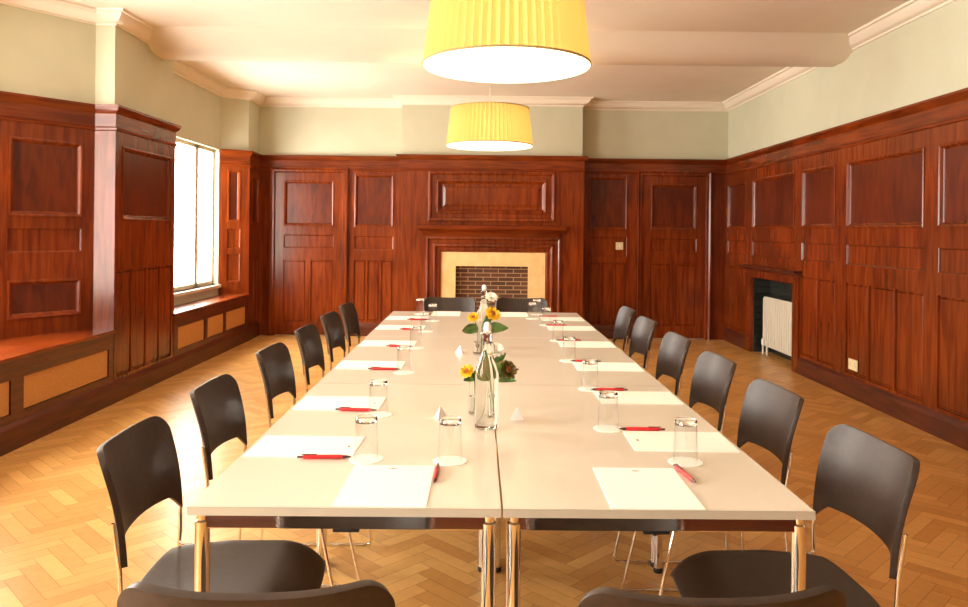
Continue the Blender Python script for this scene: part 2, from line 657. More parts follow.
L1 = 0.768
seg(left_path[9], left_path[10], [], 0.56)                                             # pier return
seg(left_path[8], left_path[9], [(L1 - 0.63, 1.43, L1 - 0.10, 2.0, BOLD), (L1 - 0.63, 1.17, L1 - 0.10, 1.35, SLIM), (L1 - 0.63, 0.69, L1 - 0.10, 0.975, BOLD)], 0.56)
seg(left_path[6], left_path[7], [(0.10, 1.43, 0.63, 2.0, BOLD), (0.10, 1.17, 0.63, 1.35, SLIM), (0.10, 0.69, 0.63, 0.975, BOLD)], 0.56)
seg(left_path[5], left_path[6], [], 0.56)
seg(left_path[10], left_path[11], [(0.09, UP0, 1.03, 2.0, BOLD)] + planks(0.03, 1.08, 4, 0.19, 1.02, 0.022))
seg(left_path[11], left_path[12], [], 0.56)
W5 = seg(left_path[13], left_path[14], [(0.09, 1.44, 0.25, 2.06, BOLD), (0.09, 1.12, 0.25, 1.36, SLIM), (0.09, 0.72, 0.25, 1.06, SLIM)], 0.56)
seg(left_path[14], left_path[15], [(0.09, UP0, 0.42, 2.0, BOLD)] + planks(0.09, 0.42, 2))
seg(left_path[4], left_path[5], [(0.11, UP0, 1.01, 2.0, BOLD)] + planks(0.05, 1.07, 4, 0.19, 1.02, 0.022))
seg(left_path[3], left_path[4], [])
seg(left_path[1], left_path[2], [])
seg(left_path[0], left_path[1], [(0.11, UP0, 1.29, 2.0, BOLD)] + planks(0.05, 1.35, 4, 0.19, 1.02, 0.022))
seg(left_path[2], left_path[3], [(0.1, 0.2, 1.3, 0.5, BOLD), (1.5, 0.2, 2.7, 0.5, BOLD)], 0, 0.66)
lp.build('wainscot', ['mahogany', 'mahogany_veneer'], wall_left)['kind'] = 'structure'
# front (behind the viewer)
fp_ = MB()
Wf = Frame((XR, YR), (XL, YR))
pans = []
for i in range(6):
    a = 0.15 + i * 0.97
    pans += [(a, UP0, a + 0.82, UP1, BOLD), (a, MI0, a + 0.82, MI1, SLIM)] + planks(a, a + 0.82, 2)
fill(fp_, Wf, 0, Wf.len, 0, ZW, pans)
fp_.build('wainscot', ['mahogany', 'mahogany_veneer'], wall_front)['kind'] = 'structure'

# wooden top rail (frieze and cap) and baseboards
capp = [(0.022, 2.105), (0.034, 2.112), (0.036, 2.128), (0.026, 2.138), (0.024, 2.238), (0.030, 2.246), (0.048, 2.262), (0.056, 2.282), (0.062, 2.285), (0.062, 2.303), (0.0, 2.304)]
c2 = MB()
c2.sweep(left_path[8:13], capp)
c2.sweep(left_path[13:] + back_path[1:] + right_path[1:] + [(XL, YR), (XL, -1.2), (-3.16, -1.2)], capp)
c2.sweep(left_path[3:8], capp)
struct(c2.build('trim_2', ['mahogany_rail'], smooth=True, angle=30))
bprof = [(0.022, 0.0), (0.046, 0.0), (0.046, 0.125), (0.040, 0.14), (0.034, 0.150), (0.024, 0.165), (0.022, 0.165)]
bl = MB()
bl.sweep([(XL, 1.6), (XL, 9.38), (-2.90, YB - 0.0)], bprof)
bl.sweep([(XL, YR), (XL, -1.2)], bprof)
struct(bl.build('baseboard_left', ['mahogany_dark']))
bb = MB()
bb.sweep([(-1.74, YB), (BR0, YB), (BR0, YBR), (-0.73, YBR)], bprof)
bb.sweep([(0.91, YBR), (BR1, YBR), (BR1, YB), (1.95, YB)], bprof)
struct(bb.build('baseboard_back', ['mahogany_dark']))
br_ = MB()
br_.sweep([(XR, YB), (XR, 9.03)], bprof)
br_.sweep([(XR, 7.53), (XR, YR), (XL, YR)], bprof)
struct(br_.build('baseboard_right', ['mahogany_dark']))

# doors in the back wall
arch = [(0.0, 0.022), (0.0, 0.060), (0.018, 0.064), (0.030, 0.052), (0.036, 0.046), (0.060, 0.046), (0.066, 0.036), (0.075, 0.0)]


def door(name, W, a, c, z1, npl):
    d = MB()
    x0, x1 = a + 0.07, c - 0.07
    mid = (x0 + x1) / 2
    fill(d, W, x0, x1, 0.012, z1 - 0.07, [(x0 + 0.11, 1.40, x1 - 0.11, z1 - 0.17, BOLD), (x0 + 0.11, 1.12, x1 - 0.11, 1.29, SLIM)] + planks(x0 + 0.11, x1 - 0.11, npl, 0.17, 0.965, 0.06), off=-0.004)
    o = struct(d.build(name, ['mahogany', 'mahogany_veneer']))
    f = MB()
    rings = []
    for ins, dd in arch:
        rings.append([W.pt(a + ins, 0, dd), W.pt(a + ins, z1 - ins, dd), W.pt(c - ins, z1 - ins, dd), W.pt(c - ins, 0, dd)])
    f.grid(rings)
    struct(f.build('door_frame', ['mahogany'], o, smooth=True, angle=30))
    return o


door('door_1', W1, D1[0], D1[2], 2.155, 2)
door('door_2', W2, D2[0], D2[2], 2.155, 2)


# windows
def window(name, i, h, mull, trans):
    W = Frame(left_path[i], left_path[i + 1])
    a, b, c, e = h
    f = MB()
    D0, D1_ = -0.13, -0.06

    def bar(u0, z0, u1, z1, d0=D0, d1=D1_):
        k = len(f.v)
        f.v += [W.pt(u, z, d) for d in (d0, d1) for u, z in ((u0, z0), (u1, z0), (u1, z1), (u0, z1))]
        for q in ((0, 3, 2, 1), (4, 5, 6, 7), (0, 1, 5, 4), (1, 2, 6, 5), (2, 3, 7, 6), (3, 0, 4, 7)):
            f.f.append(tuple(k + t for t in q))
            f.m.append(0)
    bar(a, b, a + 0.035, e)
    bar(c - 0.035, b, c, e)
    bar(a, b, c, b + 0.05)
    bar(a, e - 0.04, c, e)
    for u in mull:
        bar(u - 0.045, b, u + 0.045, e, -0.10, -0.06)
    for z in trans:
        bar(a, z - 0.015, c, z + 0.015)
    o = struct(f.build(name, ['window_paint'], bevel=0.004))
    s = MB()
    for u0, z0, u1, z1, d0, d1 in ((a - 0.03, b - 0.035, c + 0.03, b, -0.13, 0.035),):
        k = len(s.v)
        s.v += [W.pt(u, z, d) for d in (d0, d1) for u, z in ((u0, z0), (u1, z0), (u1, z1), (u0, z1))]
        for q in ((0, 3, 2, 1), (4, 5, 6, 7), (0, 1, 5, 4), (1, 2, 6, 5), (2, 3, 7, 6), (3, 0, 4, 7)):
            s.f.append(tuple(k + t for t in q))
            s.m.append(0)
    struct(s.build('window_sill', ['window_paint'], o, bevel=0.004))
    g = MB()
    g.face([W.pt(a + 0.01, b + 0.01, -0.1), W.pt(c - 0.01, b + 0.01, -0.1), W.pt(c - 0.01, e - 0.01, -0.1), W.pt(a + 0.01, e - 0.01, -0.1)])
    struct(g.build('window_pane', ['window_glass'], o))
    return o


window('window_1', 7, win_holes[7][0], [0.55, 1.0, 1.45], [2.2])
window('window_2', 12, win_holes[12][0], [0.86, 1.53], [])
window('window_3', 2, win_holes[2][0], [0.77, 1.39, 2.01], [2.2])


# window seats
def window_seat(label, poly, y0, y1, grilles):
    t = empty('window_seat', (XL, (y0 + y1) / 2, 0), 0, label, 'window seat', 'built-in window seats')
    off = Vector((XL, (y0 + y1) / 2, 0))

    def loc(mb):
        mb.v = [(x - off.x, y - off.y, z - off.z) for x, y, z in mb.v]
        return mb
    s = MB()
    s.prism(poly, 0.545, 0.568)
    loc(s).build('seat_board', ['mahogany_rail'], t, bevel=0.005)
    W = Frame((XL, y0), (XL, y1))
    f = MB()
    ps = [(g0 - y0, 0.215, g1 - y0, 0.425, HOLE) for g0, g1 in grilles]
    fill(f, W, 0, W.len, 0.0, 0.545, ps)
    loc(f).build('front_panel', ['mahogany_dark'], t)
    for g0, g1 in grilles:
        g = MB()
        g.box((XL + 0.005, g0 + 0.004, 0.219), (XL + 0.012, g1 - 0.004, 0.421))
        loc(g).build('cane_grille', ['cane_weave'], t)
    return t


window_seat('long built-in window seat with cane grilles in the splayed bay beside the near windows',
            [(XL + 0.04, 2.73), (XL + 0.04, 5.97), (-3.01, 5.97), (-3.445, 5.35), (-3.445, 3.35), (-3.02, 2.73)], 2.73, 5.97, [(2.85, 3.46), (3.58, 4.67), (4.80, 5.89)])
window_seat('built-in window seat with three cane grilles under the far window',
            [(XL + 0.04, 7.10), (XL + 0.04, 9.36), (-3.14, 9.17), (-3.14, 7.10)], 7.10, 9.37, [(7.22, 7.91), (7.99, 8.50), (8.57, 9.28)])

# ------------------------------------------------------------------ main fireplace in the back wall
t = empty('fireplace', (0.09, YBR, 0), 0, 'large wooden fireplace with pale stone surround and brick back on the end wall', 'fireplace')


def lc(mb, o=(0.09, YBR, 0)):
    mb.v = [(x - o[0], y - o[1], z - o[2]) for x, y, z in mb.v]
    return mb


s = MB()
sh = [(0.0, 1.27), (0.055, 1.27), (0.06, 1.30), (0.075, 1.315), (0.10, 1.345), (0.14, 1.37), (0.165, 1.378), (0.17, 1.39), (0.17, 1.425), (0.155, 1.432), (0.0, 1.434)]
s.sweep([(-0.745, YBR), (0.93, YBR)], [(o, z) for o, z in sh])
s.v = [(0.09 + (x - 0.09) * (1.0 + 0.85 * max(0, YBR - y - 0.055)), y, z) for x, y, z in s.v]
lc(s).build('mantel_shelf', ['mahogany_rail'], t, smooth=True, angle=30)
a = MB()
ap = [(0, 0.02), (0, 0.055), (0.022, 0.06), (0.034, 0.05), (0.04, 0.042), (0.085, 0.042), (0.092, 0.056), (0.112, 0.06), (0.128, 0.044), (0.135, 0.034), (0.17, 0.034), (0.18, 0.024), (0.19, 0.0)]
rings = []
for ins, dd in ap:
    rings.append([W3.pt(-0.72 + ins + FX, 0, dd), W3.pt(-0.72 + ins + FX, 1.285 - ins, dd), W3.pt(0.958 - ins + FX, 1.285 - ins, dd), W3.pt(0.958 - ins + FX, 0, dd)])
a.grid(rings)
lc(a).build('architrave', ['mahogany'], t, smooth=True, angle=30)
st = MB()
for x0, x1, z0, z1 in ((-0.535, -0.35, 0, 1.1), (0.557, 0.773, 0, 1.1), (-0.35, 0.557, 0.92, 1.1)):
    st.box((x0, YBR - 0.012, z0), (x1, YBR + 0.10, z1))
lc(st).build('stone_surround', ['limestone'], t)
bk = MB()
bk.box((-0.36, YBR + 0.06, 0), (0.567, YBR + 0.12, 0.93))
lc(bk).build('brick_back', ['narrow_brick'], t)

# ------------------------------------------------------------------ side fireplace and radiator
t = empty('fireplace', (XR, 8.275, 0), 0, 'small wooden fireplace with dark tiled recess behind the radiator', 'fireplace')
o3 = (XR, 8.275, 0)
c = MB()
x0 = XR + 0.19
c.face([(XR, 8.88, 0), (x0, 8.88, 0), (x0, 8.88, 0.865), (XR, 8.88, 0.865)])
c.face([(x0, 8.88, 0), (x0, 7.67, 0), (x0, 7.67, 0.865), (x0, 8.88, 0.865)])
c.face([(x0, 7.67, 0), (XR, 7.67, 0), (XR, 7.67, 0.865), (x0, 7.67, 0.865)])
c.face([(XR, 8.88, 0.865), (x0, 8.88, 0.865), (x0, 7.67, 0.865), (XR, 7.67, 0.865)])
lc(c, o3).build('tiled_recess', ['dark_tile'], t)
j = MB()
j.box((XR - 0.045, 8.88, 0), (XR - 0.005, 9.02, 0.955))
j.box((XR - 0.045, 7.53, 0), (XR - 0.005, 7.67, 0.955))
j.box((XR - 0.044, 7.67, 0.865), (XR - 0.005, 8.88, 0.955))
lc(j, o3).build('mantel_surround', ['mahogany'], t, bevel=0.005)
s = MB()
sh2 = [(0.0, 0.945), (0.05, 0.945), (0.06, 0.96), (0.09, 0.975), (0.11, 0.98), (0.112, 1.0), (0.0, 1.002)]
s.sweep([(XR, 9.08), (XR, 7.48)], sh2)
lc(s, o3).build('mantel_shelf', ['mahogany_dark'], t, smooth=True, angle=30)

t = empty('radiator', (XR + 0.07, 8.22, 0), 0, 'pale ribbed radiator standing in the tiled fireplace recess', 'radiator')
r = MB()
y0, y1, z0, z1 = -0.50, 0.50, 0.10, 0.655
r.box((-0.012, y0, z0), (0.012, y1, z1))
n = 16
for i in range(n):
    ya = y0 + (i + 0.5) * (y1 - y0) / n
    r.box((-0.026, ya - 0.022, z0 + 0.015), (0.0, ya + 0.022, z1 - 0.015))
r.build('panel', ['radiator_enamel'], t, bevel=0.005)
for dy in (-0.42, 0.42):
    f = MB()
    f.tube([(0, dy, 0.0), (0, dy, 0.12)], 0.014, 10)
    f.build('foot', ['radiator_enamel'], t, smooth=True)
v = MB()
v.tube([(-0.0, 0.545, 0.0), (0, 0.545, 0.10), (0, 0.53, 0.13), (0, 0.49, 0.135)], 0.011, 8)
v.lathe([(0, 0.1), (0.018, 0.1), (0.02, 0.15), (0.014, 0.17), (0, 0.17)], (0, 0.545, 0), 12)
v.build('valve', ['white_metal'], t, smooth=True)


# ------------------------------------------------------------------ switch and sockets
def plate(name, label, cat, W, u, z, w, h, kind):
    p = W.pt(u, z, 0.022)
    ang = math.atan2(W.u.y, W.u.x)
    t = empty(name, p, ang, label, cat)
    b = MB()
    b.box((-w / 2, -0.009, -h / 2), (w / 2, 0.0, h / 2))
    b.build('face_plate', ['ivory_plastic'], t, bevel=0.003)
    if kind == 'switch':
        r = MB()
        r.box((-0.012, -0.015, -0.018), (0.012, -0.008, 0.018))
        r.build('rocker', ['ceramic'], t, bevel=0.002)
    else:
        for dx in (-w / 4, w / 4):
            r = MB()
            for sx, sz, sw, sh_ in ((0, 0.014, 0.006, 0.010), (-0.011, -0.008, 0.008, 0.005), (0.011, -0.008, 0.008, 0.005)):
                r.box((dx + sx - sw / 2, -0.0105, sz - sh_ / 2), (dx + sx + sw / 2, -0.0085, sz + sh_ / 2))
            r.build('socket_holes', ['black_rubber'], t)
    return t


plate('light_switch', 'small ivory light switch on the wood panelling beside the far door', 'light switch', W2, 1.735 - BR1, 1.186, 0.095, 0.095, 'switch')
plate('wall_socket', 'ivory double socket low on the panelled wall past the radiator', 'socket', Wr, YB - 6.43, 0.275, 0.15, 0.09, 'socket')


# ------------------------------------------------------------------ pendant lamps
def pendant(x, y, label):
    zb = 2.135
    t = empty('pendant_lamp', (x, y, zb), 0, label, 'lamp', 'pendant lamps over the conference table')
    s = MB()
    npl = 62
    rows = []
    for k in range(6):
        f = k / 5
        R = 0.385 + (0.345 - 0.385) * f
        rows.append([((R + (0.012 if i % 2 else -0.012)) * math.cos(PI * i / npl), (R + (0.012 if i % 2 else -0.012)) * math.sin(PI * i / npl), 0.35 * f) for i in range(2 * npl)])
    s.grid(rows, close_u=True)
    s.build('shade', ['pleated_fabric'], t)
    h = MB()
    for R, z in ((0.396, 0.003), (0.356, 0.34)):
        h.lathe([(R, z), (R + 0.003, z), (R + 0.003, z + 0.009), (R, z + 0.009), (R, z)], seg=72)
    h.build('rim', ['pleated_fabric'], t, smooth=True, angle=50)
    d = MB()
    d.lathe([(0.0, 0.0), (0.392, 0.0), (0.394, 0.003), (0.380, 0.004), (0.0, 0.004)], seg=64)
    d.build('diffuser', ['lamp_diffuser'], t, smooth=True, angle=50)
    c = MB()
    top = ZC
    c.tube([(0, 0, 0.20), (0, 0, top - zb - 0.02)], 0.004, 8)
    c.build('cord', ['cord_grey'], t, smooth=True)
    r = MB()
    r.lathe([(0.0, top - zb - 0.03), (0.03, top - zb - 0.03), (0.05, top - zb - 0.012), (0.052, top - zb), (0, top - zb)], seg=24)
    r.build('ceiling_rose', ['white_metal'], t, smooth=True)
    sp = MB()
    for k in range(3):
        a = k * 2 * PI / 3
        sp.tube([(0, 0, 0.335), (0.345 * math.cos(a), 0.345 * math.sin(a), 0.345)], 0.003, 6)
    sp.lathe([(0, 0.20), (0.022, 0.20), (0.022, 0.27), (0.008, 0.29), (0.0, 0.345)], seg=16)
    sp.build('lamp_holder', ['white_metal'], t, smooth=True)
    l = bpy.data.lights.new('bulb_light', 'POINT')
    l.energy = LAMP_W
    l.color = (1.0, 0.70, 0.42)
    l.shadow_soft_size = 0.06
    lo = bpy.data.objects.new('bulb_light', l)
    COL.objects.link(lo)
    lo.parent = t
    lo.location = (0, 0, 0.15)
    return t


pendant(0.098, 3.64, 'yellow pleated drum pendant over the near half of the table, showing larger')
pendant(0.042, 7.05, 'yellow pleated drum pendant hanging nearer the large fireplace')

# ------------------------------------------------------------------ tables
TX, TY, TR = 0.047, 1.717, 0.008
TW, TL = 0.702, 1.392
TOP = 0.74


def tp(dx, dy):
    return (TX + dx * math.cos(TR) - dy * math.sin(TR), TY + dx * math.sin(TR) + dy * math.cos(TR))


def make_table():
    t = empty('meeting_table')
    b = MB()
    hw, hl = TW / 2 - 0.0012, TL / 2 - 0.0012
    b.box((-hw, -hl, TOP - 0.0195), (hw, hl, TOP - 0.0005), 1)
    b.face([(-hw + 0.0008, -hl + 0.0008, TOP), (hw - 0.0008, -hl + 0.0008, TOP), (hw - 0.0008, hl - 0.0008, TOP), (-hw + 0.0008, hl - 0.0008, TOP)], 0)
    b.build('tabletop', ['laminate', 'laminate_edge'], t)
    a = MB()
    iw, il = hw - 0.026, hl - 0.026
    def rail(p, q, n):
        # a rail whose outer face leans back a little towards the top
        sec = [(0.010, 0.686), (0.0066, 0.7165), (-0.009, 0.7165), (-0.009, 0.686)]
        a.grid([[(e[0] + n[0] * d, e[1] + n[1] * d, z) for d, z in sec] for e in (p, q)], close_u=True)
        for e in (p, q):
            a.face([(e[0] + n[0] * d, e[1] + n[1] * d, z) for d, z in sec])
    rail((-iw, -il), (iw, -il), (0, -1))
    rail((iw, il), (-iw, il), (0, 1))
    rail((-iw, il), (-iw, -il), (-1, 0))
    rail((iw, -il), (iw, il), (1, 0))
    a.build('apron', ['chrome'], t, bevel=0.0015)
    for sx in (-1, 1):
        for sy in (-1, 1):
            l = MB()
            c = (sx * iw, sy * il, 0)
            l.lathe([(0, 0.02), (0.0165, 0.02), (0.0165, 0.700), (0.012, 0.704), (0.012, 0.7195), (0, 0.7195)], c, 20)
            lg = l.build('leg', ['chrome'], t, smooth=True, angle=35)
            f = MB()
            f.lathe([(0, 0.0), (0.017, 0.0), (0.0185, 0.004), (0.0185, 0.014), (0.0165, 0.02), (0, 0.02)], c, 20)
            f.build('foot', ['black_rubber'], lg, smooth=True, angle=35)
    k = MB()
    k.box((-0.03, -il - 0.004, 0.676), (0.03, -il + 0.045, 0.690))
    k.build('clamp', ['black_rubber'], t, bevel=0.003)
    return t


tab0 = make_table()
rows_n = ['near end', 'middle', 'far end by the large fireplace']
for i in range(3):
    for jx in (0, 1):
        o = tab0 if (i, jx) == (0, 0) else copy_tree(tab0)
        x, y = tp((jx - 0.5) * (TW + 0.002), (i + 0.5) * (TL + 0.001))
        o.location = (x, y, 0)
        o.rotation_euler = (0, 0, TR)
        side = 'window side' if jx == 0 else 'radiator side'
        tag(o, 'white topped chrome legged meeting table, %s, %s' % (rows_n[i], side), 'table', 'tables pushed together as one')


# ------------------------------------------------------------------ chairs (sitter faces local +y)
def solid(rows, th, name, mat, parent):
    mb = MB()
    mb.grid(rows)
    me = bpy.data.meshes.new(name)
    me.from_pydata(mb.v, [], mb.f)
    me.materials.append(MATS[mat])
    bm = bmesh.new()
    bm.from_mesh(me)
    bmesh.ops.remove_doubles(bm, verts=bm.verts, dist=1e-4)
    bmesh.ops.recalc_face_normals(bm, faces=bm.faces)
    bmesh.ops.solidify(bm, geom=list(bm.faces), thickness=th)
    es = [e for e in bm.edges if len(e.link_faces) == 2 and e.calc_face_angle(0) > math.radians(55)]
    bmesh.ops.bevel(bm, geom=es, offset=th * 0.35, segments=2, affect='EDGES', profile=0.6, clamp_overlap=True)
    bmesh.ops.recalc_face_normals(bm, faces=bm.faces)
    for f in bm.faces:
        f.smooth = True
    bm.to_mesh(me)
    bm.free()
    o = bpy.data.objects.new(name, me)
    COL.objects.link(o)
    o.parent = parent
    return o


def sgnpow(v, p):
    return math.copysign(abs(v) ** p, v)


def make_chair():
    t = empty('stacking_chair')
    # seat
    rows = []
    NS, NT = 30, 30
    for i in range(NT + 1):
        tt = i / NT                      # 0 rear .. 1 front
        y = -0.205 + 0.43 * tt
        # rounded corners
        e = abs(2 * tt - 1)
        half = 0.222 * (1 - max(0, e - 0.72) ** 2 * 1.6) - 0.012 * (1 - tt)
        row = []
        for jx in range(NS + 1):
            s = 2 * jx / NS - 1
            z = 0.447 - 0.020 * (1 - s * s) * math.sin(PI * min(1, max(0, (tt + 0.25) * 0.85))) + 0.012 * (1 - tt) ** 2 - 0.02 * abs(s) ** 3 * max(0, (0.35 - tt) / 0.35)
            z -= 0.060 * max(0, (tt - 0.68) / 0.32) ** 2
            z -= 0.012 * max(0, (abs(s) - 0.8) / 0.2) ** 2
            row.append((half * s, y + 0.012 * (1 - s * s) * (1 if tt > 0.5 else -1) * abs(2 * tt - 1) ** 3, z))
        rows.append(row)
    solid(rows, 0.013, 'seat', 'leather', t)
    # backrest
    rows = []
    NS, NT = 56, 20
    for i in range(NT + 1):
        tt = i / NT
        row = []
        for jx in range(NS + 1):
            s = math.sin((2 * jx / NS - 1) * PI / 2)
            a = abs(s)
            zb = 0.582 - 0.040 * max(0, (a - 0.80) / 0.20) ** 1.3 + 0.006 * (1 - a)
            zt = 0.806 + 0.012 * a * a - 0.050 * (1 - (1 - max(0, (a - 0.78) / 0.22) ** 2.4) ** 0.6)
            z = zb + (zt - zb) * tt
            f = (z - 0.53) / 0.28
            half = 0.208 + 0.010 * f - 0.006 * max(0, (f - 0.8) / 0.2) ** 2
            y = -0.205 - 0.055 * f - 0.050 * (1 - a ** 2.6) + 0.012 * math.sin(PI * f)
            row.append((half * s, y, z))
        rows.append(row)
    solid(rows, 0.015, 'backrest', 'leather', t)
    # side frames: front leg, floor runner, rear leg and upright in one bent rod
    for sx in (-1, 1):
        m = MB()
        R = 0.0058
        x = 0.200 * sx
        pts = [(0.2205 * sx, -0.221, 0.655), (0.2190 * sx, -0.214, 0.60), (0.2165 * sx, -0.206, 0.54), (0.2145 * sx, -0.204, 0.48), (0.2115 * sx, -0.207, 0.42),
               (0.212 * sx, -0.222, 0.20), (0.216 * sx, -0.236, 0.03), (0.216 * sx, -0.232, 0.011), (0.216 * sx, -0.215, R), (0.212 * sx, 0.0, R), (0.208 * sx, 0.205, R),
               (0.208 * sx, 0.228, 0.011), (0.208 * sx, 0.232, 0.03), (0.20 * sx, 0.19, 0.22), (0.192 * sx, 0.150, 0.405), (0.192 * sx, 0.140, 0.418), (0.192 * sx, 0.12, 0.423),
               (0.198 * sx, -0.05, 0.424), (0.206 * sx, -0.19, 0.430), (0.208 * sx, -0.204, 0.435)]
        m.tube(pts, R, 8)
        m.build('side_frame', ['chrome'], t, smooth=True, angle=60)
    for y, z in ((0.10, 0.4145), (-0.13, 0.4145)):
        m = MB()
        m.tube([(-0.198, y, z), (0.198, y, z)], 0.0045, 8)
        m.build('cross_bar', ['chrome'], t, smooth=True, angle=60)
    return t


ch0 = make_chair()
used = [0]


def chair(x, y, face, label, jit=0.0):
    """x, y: the seat centre; face: the direction the sitter looks"""
    o = ch0 if used[0] == 0 else copy_tree(ch0)
    used[0] += 1
    o.location = (x, y, 0)
    o.rotation_euler = (0, 0, face - PI / 2 + jit)
    tag(o, label, 'chair', 'chairs around the conference table')


ordn = ['first', 'second', 'third', 'fourth', 'fifth', 'sixth']
LY = [2.065, 2.71, 3.52, 4.25, 4.95, 5.60]
RY = [2.03, 2.71, 3.38, 4.07, 4.84, 5.53]
LX = [-0.668, -0.685, -0.705, -0.715, -0.725, -0.73]
RX = [0.775, 0.778, 0.775, 0.77, 0.77, 0.775]
LJ = [0.06, 0.03, 0.0, 0.01, -0.01, 0.0]
RJ = [0.03, 0.03, 0.03, 0.02, 0.03, 0.0]
for i in range(6):
    chair(LX[i], LY[i], 0.0, 'dark brown chair, %s from the near end along the window side of the table' % ordn[i], LJ[i])
    chair(RX[i], RY[i], PI, 'dark brown chair, %s from the near end along the radiator side of the table' % ordn[i], RJ[i])
chair(-0.360, 1.455, PI / 2, 'dark brown chair at the near table end, on the window half', 0.04)
chair(0.352, 1.455, PI / 2, 'dark brown chair at the near table end, on the radiator half', 0.05)
chair(-0.275, 6.03, -PI / 2, 'dark brown chair at the far table end before the large fireplace, window half', 0.0)
chair(0.315, 6.03, -PI / 2, 'dark brown chair at the far table end before the large fireplace, radiator half', 0.0)


# ------------------------------------------------------------------ place settings
def make_paper():
    m = MB()
    m.box((-0.105, -0.1485, 0), (0.105, 0.1485, 0.0025))
    o = m.build('notepaper', ['paper'])
    l = MB()
    for dx, w in ((-0.006, 0.004), (0.0, 0.006), (0.006, 0.004)):
        l.prism([(dx + w * math.cos(a * PI / 6), 0.122 + w * 0.75 * math.sin(a * PI / 6)) for a in range(12)], 0.0024, 0.0027)
    l.build('printed_mark', ['paper_mark'], o)
    return o


def make_pen():
    t = empty('ballpoint_pen')
    b = MB()
    R = 0.0058
    b.lathe([(0, -0.058), (R * 0.7, -0.058), (R, -0.05), (R, 0.045), (R * 0.8, 0.05), (0, 0.05)], seg=14)
    b.v = [(x, z, y + R) for x, y, z in b.v]
    b.build('barrel', ['pen_red'], t, smooth=True)
    n = MB()
    n.lathe([(0, 0.049), (R * 0.8, 0.05), (R * 0.6, 0.062), (0.0012, 0.072), (0, 0.072)], seg=14)
    n.v = [(x, z, y + R) for x, y, z in n.v]
    n.build('tip', ['pen_dark'], t, smooth=True)
    k = MB()
    k.lathe([(0, -0.072), (0.003, -0.072), (0.003, -0.058), (0, -0.058)], seg=12)
    k.v = [(x, z, y + R) for x, y, z in k.v]
    k.box((-0.002, -0.06, 2 * R), (0.002, -0.02, 2 * R + 0.0018))
    k.build('clip', ['pen_dark'], t)
    return t


def make_tumbler():
    """an upturned highball glass: the thick base is on top"""
    t = empty('tumbler')
    w = MB()
    w.lathe([(0.0335, 0.0), (0.0335, 0.0005), (0.0300, 0.098), (0.0280, 0.098), (0.0315, 0.0), (0.0335, 0.0)], seg=32)
    w.build('glass_wall', ['clear_glass'], t, smooth=True, angle=50)
    b = MB()
    b.lathe([(0, 0.0985), (0.0275, 0.0985), (0.0298, 0.1005), (0.0292, 0.112), (0.027, 0.1145), (0.02, 0.1135), (0, 0.1125)], seg=32)
    b.build('thick_base', ['thick_glass'], t, smooth=True, angle=50)
    return t


def make_coaster():
    m = MB()
    pr = []
    n = 48
    for i in range(n):
        r = 0.046 + 0.0012 * math.cos(12 * 2 * PI * i / n)
        pr.append((r * math.cos(2 * PI * i / n), r * math.sin(2 * PI * i / n)))
    m.prism(pr, 0, 0.0015)
    return m.build('paper_coaster', ['coaster_paper'])


protos = {'paper': make_paper(), 'pen': make_pen(), 'tumbler': make_tumbler(), 'coaster': make_coaster()}
fresh = {k: True for k in protos}


def put(kind, x, y, z, rz, label, cat, group):
    o = protos[kind] if fresh[kind] else copy_tree(protos[kind])
    fresh[kind] = False
    o.location = (x, y, z)
    o.rotation_euler = (0, 0, rz)
    tag(o, label, cat, group)


def setting(where, paper, prot, pen, penrot, glass):
    put('paper', paper[0], paper[1], TOP, prot, 'white notepaper sheet laid at %s' % where, 'paper', 'notepaper sheets on the table')
    put('pen', pen[0], pen[1], TOP + (0.0026 if pen[2] else 0.0002), penrot, 'red ballpoint pen beside the notepaper at %s' % where, 'pen', 'red pens on the table')
    put('coaster', glass[0], glass[1], TOP, random.random(), 'round paper coaster under the glass at %s' % where, 'coaster', 'paper coasters under the glasses')
    put('tumbler', glass[0], glass[1], TOP + 0.0016, 0, 'clear upturned water glass at %s' % where, 'glass', 'upturned water glasses on the table')


def tdx(y):
    return -(y - 1.717) * TR


LS = [2.195, 2.745, 3.525, 4.20, 4.90, 5.43]
LG = [(-0.312, 2.08), (-0.348, 2.58), (-0.342, 3.35), (-0.352, 4.05), (-0.352, 4.72), (-0.345, 5.27)]
RS = [2.29, 2.89, 3.55, 4.25, 4.95, 5.47]
RG = [(0.398, 2.43), (0.425, 3.04), (0.415, 3.70), (0.427, 4.38), (0.42, 5.10), (0.35, 5.47)]
for i in range(6):
    x = -0.496 + tdx(LS[i])
    setting('the %s seat along the window side' % ordn[i], (x, LS[i]), -PI / 2 + random.uniform(-.02, .02),
            (x + 0.075, LS[i] - 0.116, False), -PI / 2 + random.uniform(-.06, .06), LG[i])
    x = 0.590 + tdx(RS[i])
    setting('the %s seat along the radiator side' % ordn[i], (x, RS[i]), PI / 2 + random.uniform(-.02, .02),
            (x - 0.085, RS[i] + 0.119, False), PI / 2 + random.uniform(-.06, .06), RG[i])
setting('the near end seat on the window half', (-0.228, 1.873), 0.0, (-0.1145, 1.95, False), PI - 0.02, (-0.085, 2.072))
setting('the near end seat on the radiator half', (0.398, 1.873), 0.0, (0.519, 1.966, False), PI + 0.13, (0.552, 2.085))
setting('the far end seat on the window half', (-0.275, 5.745), PI, (-0.40, 5.76, False), 0.03, (-0.465, 5.70))
setting('the far end seat on the radiator half', (0.225, 5.735), PI, (0.108, 5.74, False), -0.03, (0.40, 5.745))


